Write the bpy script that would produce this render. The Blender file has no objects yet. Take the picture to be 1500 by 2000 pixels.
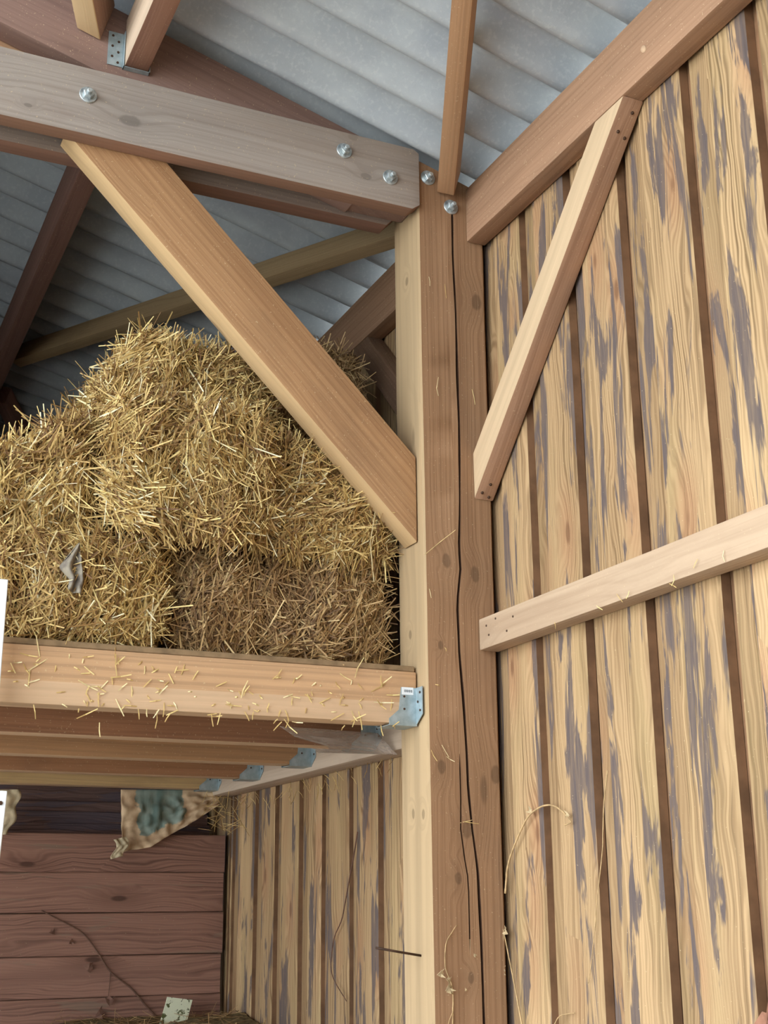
import bpy, bmesh, math, random
from mathutils import Vector, Matrix, noise

sc = bpy.context.scene
COL = sc.collection
rnd = random.Random(7)
V = Vector

# ------------------------------------------------------------------ camera
F = 2546.0
YAW, PITCH, ROLL = [math.radians(a) for a in (24.716, 16.715, 0.434)]
CAM = V((-1.5865, -2.7800, 1.600))
_f = V((math.sin(YAW)*math.cos(PITCH), math.cos(YAW)*math.cos(PITCH), math.sin(PITCH)))
_r = V((math.cos(YAW), -math.sin(YAW), 0)); _d = _f.cross(_r)
RT = math.cos(ROLL)*_r + math.sin(ROLL)*_d
DN = -math.sin(ROLL)*_r + math.cos(ROLL)*_d
FW = _f

def ray(px, py):
    return RT*((px-750)/F) + DN*((py-1000)/F) + FW

def at(px, py, axis, val):
    """point where the sight line through a photo pixel meets the plane axis = val"""
    d = ray(px, py); i = 'xyz'.index(axis)
    return CAM + d*((val-CAM[i])/d[i])

cd = bpy.data.cameras.new('camera'); cam = bpy.data.objects.new('camera', cd); COL.objects.link(cam)
cd.sensor_fit = 'VERTICAL'; cd.sensor_height = 36.0; cd.lens = F/2000*36.0
cd.clip_start = 0.02; cd.clip_end = 200
cam.matrix_world = Matrix(((RT.x, -DN.x, -FW.x, CAM.x), (RT.y, -DN.y, -FW.y, CAM.y), (RT.z, -DN.z, -FW.z, CAM.z), (0, 0, 0, 1)))
sc.camera = cam

# ------------------------------------------------------------------ helpers
def tag(o, label=None, cat=None, group=None, kind=None):
    if label: o['label'] = label
    if cat: o['category'] = cat
    if group: o['group'] = group
    if kind: o['kind'] = kind
    return o

def link(name, me, mat=None, parent=None):
    o = bpy.data.objects.new(name, me); COL.objects.link(o)
    if mat is not None and len(me.materials) == 0: me.materials.append(mat)
    if parent: o.parent = parent
    return o

def from_bm(name, bm, mat, parent=None, smooth=False, mw=None):
    me = bpy.data.meshes.new(name); bm.normal_update(); bm.to_mesh(me); bm.free()
    if smooth:
        for p in me.polygons: p.use_smooth = True
    o = link(name, me, mat, parent)
    if mw is not None: o.matrix_world = mw
    return o

def empty(name, loc=(0, 0, 0)):
    o = bpy.data.objects.new(name, None); o.location = loc; o.empty_display_size = .05
    COL.objects.link(o); return o

def inv_child(o, parent):
    o.parent = parent; o.matrix_parent_inverse = parent.matrix_basis.inverted()

def add_box(bm, lo, hi):
    x0, y0, z0 = lo; x1, y1, z1 = hi
    v = [bm.verts.new(c) for c in ((x0,y0,z0),(x1,y0,z0),(x1,y1,z0),(x0,y1,z0),(x0,y0,z1),(x1,y0,z1),(x1,y1,z1),(x0,y1,z1))]
    return [bm.faces.new([v[i] for i in f]) for f in ((0,3,2,1),(4,5,6,7),(0,1,5,4),(1,2,6,5),(2,3,7,6),(3,0,4,7))]

def add_tube(bm, pts, rad, sides=6):
    pts = [V(p) for p in pts]; n = len(pts); rings = []
    for i, p in enumerate(pts):
        t = (pts[min(i+1, n-1)]-pts[max(i-1, 0)]).normalized()
        a = t.cross(V((.3, .2, .93)));  a = a.normalized() if a.length > 1e-4 else t.orthogonal().normalized()
        b = t.cross(a); r = rad[i] if isinstance(rad, (list, tuple)) else rad
        rings.append([bm.verts.new(p+(a*math.cos(2*math.pi*k/sides)+b*math.sin(2*math.pi*k/sides))*r) for k in range(sides)])
    for i in range(n-1):
        for k in range(sides):
            bm.faces.new((rings[i][k], rings[i][(k+1) % sides], rings[i+1][(k+1) % sides], rings[i+1][k]))
    bm.faces.new(list(reversed(rings[0]))); bm.faces.new(rings[-1])

def lin(c):
    return tuple(((x/255)/12.92 if x/255 <= .04045 else ((x/255+.055)/1.055)**2.4) for x in c)+(1,)

# ------------------------------------------------------------------ node helpers
class NT:
    def __init__(s, name):
        s.m = bpy.data.materials.new(name); s.m.use_nodes = True
        s.t = s.m.node_tree; s.t.nodes.clear()
        s.out = s.t.nodes.new('ShaderNodeOutputMaterial')
    def n(s, typ, **kw):
        x = s.t.nodes.new(typ)
        for k, v in kw.items():
            if k.startswith('i_'):
                key = k[2:]; key = int(key) if key.isdigit() else key.replace('_', ' ')
                s.set(x.inputs[key], v)
            else: setattr(x, k, v)
        return x
    def set(s, inp, v):
        if isinstance(v, bpy.types.NodeSocket): s.t.links.new(v, inp)
        elif isinstance(v, bpy.types.Node): s.t.links.new(v.outputs[0], inp)
        else: inp.default_value = v
    def math(s, op, a, b=0.0, c=None, clamp=False):
        x = s.t.nodes.new('ShaderNodeMath'); x.operation = op; x.use_clamp = clamp
        s.set(x.inputs[0], a); s.set(x.inputs[1], b)
        if c is not None: s.set(x.inputs[2], c)
        return x.outputs[0]
    def vmath(s, op, a, b):
        x = s.t.nodes.new('ShaderNodeVectorMath'); x.operation = op
        s.set(x.inputs[0], a); s.set(x.inputs[1], b); return x.outputs[0]
    def mix(s, fac, a, b, blend='MIX'):
        x = s.t.nodes.new('ShaderNodeMix'); x.data_type = 'RGBA'; x.blend_type = blend; x.clamp_factor = True
        s.set(x.inputs[0], fac); s.set(x.inputs[6], a); s.set(x.inputs[7], b); return x.outputs[2]
    def step(s, x, lo, hi):
        r = s.t.nodes.new('ShaderNodeMapRange'); r.interpolation_type = 'SMOOTHSTEP'
        s.set(r.inputs[0], x); r.inputs[1].default_value = lo; r.inputs[2].default_value = hi
        r.inputs[3].default_value = 0; r.inputs[4].default_value = 1
        return r.outputs[0]
    def noise(s, vec, scale, detail=3, rough=.55, dist=0):
        x = s.n('ShaderNodeTexNoise'); s.set(x.inputs['Vector'], vec)
        x.inputs['Scale'].default_value = scale; x.inputs['Detail'].default_value = detail
        x.inputs['Roughness'].default_value = rough; x.inputs['Distortion'].default_value = dist
        return x.outputs[0]
    def stretch(s, vec, sx, sy, sz, off=(0, 0, 0)):
        x = s.n('ShaderNodeMapping'); s.set(x.inputs[0], vec)
        x.inputs['Location'].default_value = off; x.inputs['Scale'].default_value = (sx, sy, sz)
        return x.outputs[0]
    def done(s, col, rough=.8, bump=None, bstr=.3, bdist=.003, spec=.25, **kw):
        b = s.n('ShaderNodeBsdfPrincipled'); s.set(b.inputs['Base Color'], col); s.set(b.inputs['Roughness'], rough)
        b.inputs['Specular IOR Level'].default_value = spec
        for k, v in kw.items(): s.set(b.inputs[k.replace('_', ' ')], v)
        if bump is not None:
            q = s.n('ShaderNodeBump'); q.inputs['Strength'].default_value = bstr; q.inputs['Distance'].default_value = bdist
            s.set(q.inputs['Height'], bump); s.set(b.inputs['Normal'], q.outputs[0])
        s.t.links.new(b.outputs[0], s.out.inputs[0]); return s.m

def ring_grain(t, vec, freq, knot_k, knot_scale=(2.6, 9.0, 9.0), drop=.45, placed=(), raw=None):
    """growth rings cut lengthwise (grain along x); returns ring value 0..1, knot mask, knot halo"""
    warp = t.noise(t.stretch(vec, .7, 3, 3), 1.0, 2)
    vo = t.n('ShaderNodeTexVoronoi'); t.set(vo.inputs['Vector'], t.stretch(vec, *knot_scale)); vo.inputs['Scale'].default_value = 1
    vo.inputs['Randomness'].default_value = .9
    sep = t.n('ShaderNodeSeparateColor'); t.set(sep.inputs[0], vo.outputs['Color'])
    keep = t.math('GREATER_THAN', sep.outputs[0], drop)
    d = vo.outputs['Distance']
    halo = t.math('MULTIPLY', keep, t.math('SUBTRACT', 1.0, t.step(d, .05, .55)))
    knot = t.math('MULTIPLY', keep, t.math('SUBTRACT', 1.0, t.step(d, .07, .13)))
    for x, y, z, r in placed:
        q = t.n('ShaderNodeVectorMath', operation='LENGTH'); dv = t.vmath('SUBTRACT', raw, (x, y, z))
        wob = t.n('ShaderNodeVectorMath', operation='SCALE'); t.set(wob.inputs[0], t.n('ShaderNodeTexNoise', i_Vector=raw, i_Scale=30.).outputs['Color']); wob.inputs['Scale'].default_value = r*.8
        t.set(q.inputs[0], t.vmath('MULTIPLY', t.vmath('ADD', dv, t.vmath('SUBTRACT', wob.outputs[0], (r*.4,)*3)), (.62, 1, 1)))
        dd = q.outputs['Value']
        halo = t.math('MAXIMUM', halo, t.math('SUBTRACT', 1.0, t.step(dd, r*.5, r*4.5)))
        knot = t.math('MAXIMUM', knot, t.math('SUBTRACT', 1.0, t.step(dd, r*.75, r*1.15)))
    xyz = t.n('ShaderNodeSeparateXYZ'); t.set(xyz.inputs[0], vec)
    yy = t.math('ADD', xyz.outputs[1], .031); zz = t.math('ADD', xyz.outputs[2], .047)
    r = t.math('SQRT', t.math('ADD', t.math('MULTIPLY', yy, yy), t.math('MULTIPLY', zz, zz)))
    r = t.math('ADD', r, t.math('MULTIPLY', warp, .05))
    r = t.math('ADD', r, t.math('MULTIPLY', halo, knot_k))
    nz = t.n('ShaderNodeTexNoise', noise_dimensions='1D'); t.set(nz.inputs['W'], t.math('MULTIPLY', r, freq*.28))
    nz.inputs['Scale'].default_value = 1; nz.inputs['Detail'].default_value = 2.5; nz.inputs['Roughness'].default_value = .6
    ring = t.step(nz.outputs[0], .36, .66)
    return ring, knot, halo

_wn = [0]
def wood(base, dark=None, seed=None, freq=420., contrast=.30, knots=.5, grime=.35, grime_col=(88, 70, 58), weather=None, sap_lit=None, kn=()):
    """sawn softwood, grain along local x"""
    _wn[0] += 1; sd = seed if seed is not None else _wn[0]
    rr = random.Random(sd*13+5)
    t = NT('sawn_wood')
    co = t.n('ShaderNodeTexCoord').outputs['Object']
    vec = t.stretch(co, 1, 1, 1, (rr.uniform(-9, 9), rr.uniform(-.05, .05), rr.uniform(-.05, .05)))
    ring, knot, halo = ring_grain(t, vec, freq, .022, drop=1-knots, placed=kn, raw=co)
    b = lin(base); dk = lin(dark) if dark else tuple(c*.5 for c in b[:3])+(1,)
    fine = t.noise(t.stretch(vec, 5, 260, 260), 1, 2)
    band = t.noise(t.stretch(vec, .8, 22, 22), 1, 3)
    fac = t.math('MULTIPLY', t.math('POWER', ring, 2.0), contrast)
    col = t.mix(fac, b, dk)
    col = t.mix(t.math('MULTIPLY', t.step(band, .42, .72), .42), col, dk)
    col = t.mix(t.math('MULTIPLY', t.step(fine, .5, .75), .22), col, dk)
    li = tuple(min(1, c*1.35) for c in b[:3])+(1,)
    col = t.mix(t.math('MULTIPLY', t.step(t.noise(t.stretch(vec, 1.1, 9, 9, (3, 1, 2)), 1, 3), .5, .8), .45), col, li)
    col = t.mix(t.math('MULTIPLY', halo, .28), col, tuple(c*.62 for c in b[:3])+(1,))
    col = t.mix(t.math('MULTIPLY', knot, .6), col, tuple(c*.36 for c in b[:3])+(1,))
    g = t.step(t.noise(t.stretch(vec, 2.5, 7, 7, (1, 4, 2)), 1, 5, .65), .52, .78)
    col = t.mix(t.math('MULTIPLY', g, grime), col, lin(grime_col))
    if weather: col = t.mix(t.math('MULTIPLY', t.step(t.noise(t.stretch(vec, 1.2, 5, 5, (7, 2, 1)), 1, 4), .35, .7), .8), col, lin(weather))
    sp = t.step(t.noise(vec, 210, 1), .70, .76)
    col = t.mix(t.math('MULTIPLY', sp, .5), col, lin((215, 190, 150)))
    if sap_lit:  # second tone for marked faces; lit sides have their light painted in
        a = t.n('ShaderNodeAttribute', attribute_name='sap_lit').outputs['Fac']
        g2 = t.mix(t.math('MULTIPLY', t.step(band, .4, .75), .75), lin(sap_lit), tuple(c*.72 for c in lin(sap_lit)[:3])+(1,))
        g2 = t.mix(t.math('MULTIPLY', ring, .22), g2, tuple(c*.66 for c in lin(sap_lit)[:3])+(1,))
        g2 = t.mix(t.math('MULTIPLY', knot, .6), g2, tuple(c*.35 for c in lin(sap_lit)[:3])+(1,))
        col = t.mix(a, col, g2)
    h = t.math('ADD', t.math('MULTIPLY', ring, .5), t.math('MULTIPLY', fine, .8))
    return t.done(col, .82, h, .35, .0012)

def sap_lit_faces(o, test):
    """mark faces given another tone: pale outer wood, unweathered undersides, sides painted as lit"""
    R3 = o.matrix_world.to_3x3(); me = o.data
    a = me.attributes.new('sap_lit', 'FLOAT', 'FACE')
    a.data.foreach_set('value', [float(test(R3 @ p.normal, o.matrix_world @ p.center)) for p in me.polygons])

def board_mat(axis, base, dark, blotch, knotc, blotch_lo=.54, blotch_amt=.9, green=0):
    """rough boards; attribute 'rnd' tells the boards apart; grain along z (axis 'z') or x"""
    t = NT('rough_boards')
    co = t.n('ShaderNodeTexCoord').outputs['Object']
    at_ = t.n('ShaderNodeAttribute', attribute_name='rnd').outputs['Fac']
    s = t.n('ShaderNodeSeparateXYZ'); t.set(s.inputs[0], co)
    cb = t.n('ShaderNodeCombineXYZ')
    long = s.outputs[2] if axis == 'z' else s.outputs[0]
    wide = s.outputs[1] if axis == 'z' else s.outputs[2]
    dep = s.outputs[0] if axis == 'z' else s.outputs[1]
    t.set(cb.inputs[0], t.math('ADD', long, t.math('MULTIPLY', at_, 37.3)))
    t.set(cb.inputs[1], t.math('ADD', wide, t.math('MULTIPLY', at_, 5.0))); t.set(cb.inputs[2], dep)
    vec = cb.outputs[0]
    # flowing grain: sheared sideways by a slow warp, pushed aside round knots
    vo = t.n('ShaderNodeTexVoronoi'); t.set(vo.inputs['Vector'], t.stretch(vec, 3.2, 9.5, .01)); vo.inputs['Scale'].default_value = 1
    sep = t.n('ShaderNodeSeparateColor'); t.set(sep.inputs[0], vo.outputs['Color'])
    keep = t.math('GREATER_THAN', sep.outputs[0], .42)
    d = vo.outputs['Distance']
    halo = t.math('MULTIPLY', keep, t.math('SUBTRACT', 1.0, t.step(d, .04, .6)))
    knot = t.math('MULTIPLY', keep, t.math('SUBTRACT', 1.0, t.step(d, .06, .12)))
    w1 = t.noise(t.stretch(vec, 1.6, 6, 1), 1, 3, .6)
    u = t.math('ADD', t.math('MULTIPLY', w1, .10), t.math('ADD', t.n('ShaderNodeSeparateXYZ', i_0=vec).outputs[1], t.math('MULTIPLY', halo, .035)))
    w2 = t.noise(t.stretch(vec, 4, 10, 1, (3, 3, 0)), 1, 2)
    u = t.math('ADD', u, t.math('MULTIPLY', w2, .022))
    ring = t.math('MULTIPLY_ADD', t.math('SINE', t.math('MULTIPLY', u, 640.)), .5, .5)
    wide_ring = t.math('MULTIPLY_ADD', t.math('SINE', t.math('MULTIPLY', u, 290.)), .5, .5)
    b, dk = lin(base), lin(dark)
    zone = t.step(t.noise(t.stretch(vec, 1.3, 9, 1, (6, 5, 0)), 1, 3), .36, .62)
    col = t.mix(t.math('MULTIPLY', t.math('POWER', ring, 1.6), t.math('MULTIPLY_ADD', zone, .42, .22)), b, dk)
    col = t.mix(t.math('MULTIPLY', t.math('POWER', wide_ring, 5), t.math('MULTIPLY', zone, .75)), col, tuple(c*.55 for c in dk[:3])+(1,))
    tone = t.noise(t.stretch(vec, .9, 8, 1, (4, 2, 0)), 1, 4)
    col = t.mix(t.math('MULTIPLY', t.step(tone, .48, .75), .55), col, tuple(min(1, c*1.3) for c in b[:3])+(1,))
    col = t.mix(t.math('MULTIPLY', t.step(tone, .48, .25), .6), col, dk)
    if green: col = t.mix(t.math('MULTIPLY', t.step(t.noise(t.stretch(vec, 1, 6, 1, (9, 2, 0)), 1, 3), .45, .7), green), col, lin((150, 142, 92)))
    col = t.mix(t.math('MULTIPLY', halo, .45), col, lin(knotc))
    col = t.mix(t.math('MULTIPLY', knot, .8), col, tuple(c*.42 for c in lin(knotc)[:3])+(1,))
    if axis == 'z':
        low_ = t.math('GREATER_THAN', at_, .9999)
        col = t.mix(t.math('MULTIPLY', low_, .42), col, tuple(c*.8 for c in dk[:3])+(1,))
    wn = t.n('ShaderNodeTexWhiteNoise', noise_dimensions='1D'); t.set(wn.inputs['W'], t.math('MULTIPLY', at_, 91.7))
    col = t.mix(t.math('MULTIPLY', wn.outputs[0], .38), col, dk)
    # long dark water / bark streaks
    bl = t.noise(t.stretch(vec, 2.0, 17, 1, (2, 8, 0)), 1, 5, .62, .6)
    m = t.math('MULTIPLY', t.step(bl, blotch_lo, blotch_lo+.05), blotch_amt)
    m = t.math('MULTIPLY', m, t.math('ADD', .55, t.math('MULTIPLY', t.noise(t.stretch(vec, 6, 90, 1), 1, 2), .8)))
    col = t.mix(m, col, lin(blotch))
    st = t.step(t.noise(t.stretch(vec, 1.8, 130, 1, (5, 1, 0)), 1, 3), .6, .72)
    col = t.mix(t.math('MULTIPLY', st, .5), col, tuple(c*.45 for c in dk[:3])+(1,))
    sp = t.step(t.noise(vec, 190, 1), .74, .80)
    col = t.mix(t.math('MULTIPLY', sp, .35), col, lin((225, 205, 160)))
    h = t.math('ADD', t.math('MULTIPLY', ring, .6), t.math('MULTIPLY', m, -.8))
    return t.done(col, .85, h, .5, .0015)

def plain(name, c, rough=.7, metal=0., var=.25, scale=30, c2=None, spec=.3, bump=.0):
    t = NT(name); co = t.n('ShaderNodeTexCoord').outputs['Object']
    n_ = t.noise(co, scale, 4); b = lin(c); d = lin(c2) if c2 else tuple(x*(1-var) for x in b[:3])+(1,)
    col = t.mix(t.step(n_, .35, .7), b, d)
    return t.done(col, rough, n_ if bump else None, bump, .004, spec, Metallic=metal)

def tone_mat(name, stops, rough=.7, trans=0.):
    """colour picked by the vertex attribute 'tone' (every stalk has its own)"""
    t = NT(name); a = t.n('ShaderNodeAttribute', attribute_name='tone').outputs['Fac']
    r = t.n('ShaderNodeValToRGB'); t.set(r.inputs[0], a); cr = r.color_ramp
    while len(cr.elements) < len(stops): cr.elements.new(.5)
    for e, (p, c) in zip(cr.elements, stops): e.position = p; e.color = lin(c)
    n_ = t.noise(t.n('ShaderNodeTexCoord').outputs['Object'], 60, 2)
    col = t.mix(t.math('MULTIPLY', t.step(n_, .4, .7), .25), r.outputs[0], lin((110, 76, 44)))
    return t.done(col, rough, spec=.35)

# ------------------------------------------------------------------ timbers
def timber(name, pts, ux, n, thick, mat, label, cat, group=None, bevel=.0035, jit=.0007, parent=None, anchor=None, zcut=None):
    """pts: coplanar world polygon, ux: grain direction in that plane, n: direction in which it is `thick`"""
    ux = V(ux).normalized(); n = V(n).normalized(); uz = ux.cross(n)
    o0 = V(anchor) if anchor else V(pts[0])
    L = [((V(p)-o0).dot(ux), (V(p)-o0).dot(uz)) for p in pts]
    area = sum(L[i][0]*L[(i+1) % len(L)][1]-L[(i+1) % len(L)][0]*L[i][1] for i in range(len(L)))
    if area < 0: L.reverse()
    bm = bmesh.new()
    a = [bm.verts.new((x, 0, z)) for x, z in L]; b = [bm.verts.new((x, thick, z)) for x, z in L]
    m = len(L)
    bm.faces.new(a); bm.faces.new(list(reversed(b)))
    for i in range(m): bm.faces.new((a[(i+1) % m], a[i], b[i], b[(i+1) % m]))
    bmesh.ops.recalc_face_normals(bm, faces=bm.faces)
    if bevel: bmesh.ops.bevel(bm, geom=list(bm.edges), offset=bevel, segments=2, affect='EDGES', profile=.6)
    x0 = min(v.co.x for v in bm.verts); x1 = max(v.co.x for v in bm.verts)
    k = int((x1-x0)/.09)
    for i in range(1, k+1):
        bmesh.ops.bisect_plane(bm, geom=bm.verts[:]+bm.edges[:]+bm.faces[:], plane_co=(x0+(x1-x0)*i/(k+1), 0, 0), plane_no=(1, 0, 0))
    if zcut is not None: bmesh.ops.bisect_plane(bm, geom=bm.verts[:]+bm.edges[:]+bm.faces[:], plane_co=(0, 0, zcut), plane_no=(0, 0, 1))
    s = rnd.uniform(0, 90)
    for v in bm.verts:
        q = V((v.co.x*5+s, v.co.y*9, v.co.z*9)); v.co.y += noise.noise(q)*jit; v.co.z += noise.noise(q+V((7, 3, 1)))*jit
    mw = Matrix(((ux.x, n.x, uz.x, o0.x), (ux.y, n.y, uz.y, o0.y), (ux.z, n.z, uz.z, o0.z), (0, 0, 0, 1)))
    o = from_bm(name, bm, mat, None, True, mw)
    md = o.data; md.set_sharp_from_angle(angle=math.radians(28))
    if label: tag(o, label, cat, group)
    return o

def rect(axis, c, a0, a1, b0, b1):
    """rectangle on plane axis=c; first range along the other axes in xyz order"""
    if axis == 'x': return [(c, a0, b0), (c, a1, b0), (c, a1, b1), (c, a0, b1)]
    if axis == 'y': return [(a0, c, b0), (a1, c, b0), (a1, c, b1), (a0, c, b1)]
    return [(a0, b0, c), (a1, b0, c), (a1, b1, c), (a0, b1, c)]

TS = math.tan(math.radians(16)); CS = math.cos(math.radians(16)); SN = math.sin(math.radians(16))
Z0 = 3.48
def roof_z(x): return Z0 - TS*x
def on_roof(x, y, off=0): return V((x, y, roof_z(x)-off/CS))
RN = V((SN, 0, CS))

# ------------------------------------------------------------------ setting: walls, roof, floor
M_wall = board_mat('z', (194, 162, 120), (124, 95, 64), (96, 84, 80), (172, 118, 86), .53, .95, green=.25)
M_groove = plain('aged_board_edge', (140, 104, 74), .9, var=.35, scale=12)

def boards(name, ys, x, z0, z1, mat, groove=.026):
    bm = bmesh.new(); lay = bm.faces.layers.float.new('rnd')
    for i in range(len(ys)-1):
        yb, yf = ys[i]-groove/2, ys[i+1]+groove/2       # from far edge to near edge
        r = rnd.random(); dx = rnd.uniform(-.002, .002)
        sw = rnd.uniform(.042, .07); r2 = 1.0+rnd.random()
        prof = [(.026, 0), (.010, 0), (.0075, .003), (.0070, sw-.003), (.0085, sw-.001), (.0040, sw), (0, sw+.004)]
        w = yb-yf
        if w < .09: prof = [(.026, 0), (.003, 0), (0, .004)]
        prof = [(a, b) for a, b in prof]+[(0, w-.005), (.004, w), (.026, w)]
        nz = 26; rows = []
        for k in range(nz+1):
            z = z0+(z1-z0)*k/nz; row = []
            for q, (a, b) in enumerate(prof):
                wob = .0022*noise.noise(V((i*3.1, z*3.0, 0 if b < w/2 else 5)))
                row.append(bm.verts.new((x+dx+a+.0012*noise.noise(V((i*2.7, z*2, b*12))), yb-b+(wob if b < .02 or b > w-.02 else wob*.7), z)))
            rows.append(row)
        for k in range(nz):
            for q in range(len(prof)-1):
                f = bm.faces.new((rows[k][q], rows[k+1][q], rows[k+1][q+1], rows[k][q+1])); f[lay] = r
                if q == 0 or q == len(prof)-2: f.material_index = 1
                if q < 4 and w > .09: f[lay] = r2
        for row in (rows[0], rows[-1]):
            f = bm.faces.new(row); f[lay] = r
    bmesh.ops.recalc_face_normals(bm, faces=bm.faces)
    o = from_bm(name, bm, mat, None, True); o.data.materials.append(M_groove); return o

ys = [2.098, 2.06, 1.807, 1.596, 1.368, 1.167, .941, .725, .49, .27, .046, -.181, -.396, -.620, -.865, -1.08, -1.30, -1.52, -1.74, -1.96, -2.18, -2.4, -2.62, -2.84, -3.06, -3.28, -3.5, -3.72, -3.94, -4.16, -4.38, -4.6, -4.82, -5.04, -5.26, -5.48, -5.7, -5.92]
ys = [5.2-.223*k for k in range(14)]+ys
ys = sorted([y for y in ys], reverse=True)
wr = boards('wall_right', ys, .004, 0, 3.47, M_wall); wr.data.set_sharp_from_angle(angle=math.radians(30))
tag(wr, kind='structure')
bm = bmesh.new(); add_box(bm, (.0315, -5.92, 0), (.055, 5.2, 3.46))
o = from_bm('wall_right_backing', bm, M_groove); tag(o, kind='structure')

# back partition of brown planks below the loft
M_back = board_mat('x', (158, 118, 100), (124, 90, 76), (134, 118, 100), (104, 72, 58), .60, .5)
def planks(name, zs, x0, x1, y, mat, th=.028, gap=.002):
    bm = bmesh.new(); lay = bm.faces.layers.float.new('rnd')
    for i in range(len(zs)-1):
        a, b = zs[i]+gap/2, zs[i+1]-gap/2; r = rnd.random(); dy = rnd.uniform(-.003, .003)
        nx = 24; prof = [(th, a), (.003, a), (0, a+.003), (0, b-.003), (.003, b), (th, b)]; rows = []
        xe = x1-rnd.uniform(0, .008)
        for k in range(nx+1):
            x = x0+(xe-x0)*k/nx; wob = .0015*noise.noise(V((x*2.5, i*4.4, 2)))
            rows.append([bm.verts.new((x, y+dy+p, q+wob)) for p, q in prof])
        for k in range(nx):
            for q in range(len(prof)):
                f = bm.faces.new((rows[k][q], rows[k][(q+1) % len(prof)], rows[k+1][(q+1) % len(prof)], rows[k+1][q])); f[lay] = r
        f = bm.faces.new(rows[-1]); f[lay] = r; f = bm.faces.new(rows[0]); f[lay] = r
    bmesh.ops.recalc_face_normals(bm, faces=bm.faces)
    o = from_bm(name, bm, mat, None, True); o.data.set_sharp_from_angle(angle=math.radians(30)); return o
o = planks('wall_back', [0, .155, .295, .435, .577, .718, .86, 1.0, 1.145, 1.289, 1.429, 1.575, 1.716, 1.853], -4.0, -.012, 2.10, M_back); tag(o, kind='structure')
M_dark = board_mat('x', (138, 108, 98), (104, 80, 74), (96, 90, 100), (84, 62, 56), .5, .6)
for i, (zz, yy) in enumerate((((1.80, 1.90), 2.30), ((1.896, 1.945), 2.33), ((1.942, 1.985), 2.36), ((1.982, 2.13), 2.39))):
    o = planks('wall_back_upper_%d' % (i+1), list(zz), -4.0, -.012, yy, M_dark); tag(o, kind='structure')
M_rear = board_mat('z', (92, 74, 56), (66, 50, 38), (52, 46, 42), (60, 44, 34))
bm = bmesh.new(); lay = bm.faces.layers.float.new('rnd')
for i in range(22):
    x0 = -4.2+.2*i
    for f in add_box(bm, (x0+.004, 5.2, 0), (x0+.196, 5.225, roof_z(x0+.1)-.02)): f[lay] = rnd.random()
o = from_bm('wall_rear', bm, M_rear); tag(o, kind='structure')
bm = bmesh.new(); lay = bm.faces.layers.float.new('rnd')
for i in range(22):
    x0 = -4.2+.2*i
    for f in add_box(bm, (x0+.002, -5.95, 0), (x0+.198, -5.925, roof_z(x0+.1)-.02)): f[lay] = rnd.random()
o = from_bm('shade_wall_front', bm, M_rear); tag(o, kind='structure')  # added unseen wall, cuts the light from the front
bm = bmesh.new(); lay = bm.faces.layers.float.new('rnd')
for i in range(25):
    y0 = .17+.2*i
    for f in add_box(bm, (-2.43, y0+.0005, 2.16 if y0 < 2.2 else 0), (-2.405, y0+.1995, roof_z(-2.4)+.01)): f[lay] = rnd.random()
o = from_bm('shade_wall_left', bm, M_rear); tag(o, kind='structure')  # added unseen partition, keeps light off the roof at the back
bm = bmesh.new(); add_box(bm, (-2.445, .17, 2.16), (-2.432, 5.19, roof_z(-2.44)-.005)); o = from_bm('shade_wall_left_backing', bm, M_rear); tag(o, kind='structure')  # added with the partition to close its light gaps
bm = bmesh.new(); add_box(bm, (-4.0, 2.132, 0), (-.02, 2.15, 1.85)); o = from_bm('wall_back_backing', bm, M_rear); tag(o, kind='structure')  # added behind the planks to block light through their gaps

# corrugated fibre cement roof: sheets of six waves, each lapping its neighbour
t = NT('fibre_cement'); co = t.n('ShaderNodeTexCoord').outputs['Object']
n1 = t.noise(co, 6, 5, .6); n2 = t.noise(co, 90, 3, .6); n3 = t.noise(t.stretch(co, 1, 6, 1), 2, 3)
c = t.mix(t.step(n1, .35, .7), lin((176, 184, 190)), lin((190, 198, 202)))
c = t.mix(t.math('MULTIPLY', t.step(n2, .5, .7), .4), c, lin((208, 214, 214)))
c = t.mix(t.math('MULTIPLY', t.step(n3, .5, .75), .35), c, lin((150, 152, 164)))
M_roof = t.done(c, .9, n2, .25, .002)
bm = bmesh.new(); lay = bm.faces.layers.float.new('rnd')
per = .1455; 
# sheet laps at y = -.757, .113, .985 ...
edges_y = [-.757+.871*k for k in range(-6, 8)]
for i in range(len(edges_y)-1):
    a, b = edges_y[i], edges_y[i+1]+.035; N = 12*6+3; prev = None
    for k in range(N+1):
        y = a+(b-a)*k/N; u = (y-a)/.871
        h = .027*(1-math.cos(2*math.pi*(y-a)/.1452)) + .009*(1-u)+.0012
        col = []
        for s in range(9):
            x = .32-4.75*s/8
            p = on_roof(x, y) + RN*(h+.0015*noise.noise(V((x*1.3, y*3, i))))
            col.append(bm.verts.new(p))
        if prev:
            for s in range(8): bm.faces.new((prev[s], prev[s+1], col[s+1], col[s]))
        prev = col
bmesh.ops.recalc_face_normals(bm, faces=bm.faces)
o = from_bm('ceiling', bm, M_roof, None, True)
md = o.modifiers.new('thickness', 'SOLIDIFY'); md.thickness = .0065; md.offset = 1
tag(o, kind='structure')

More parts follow.
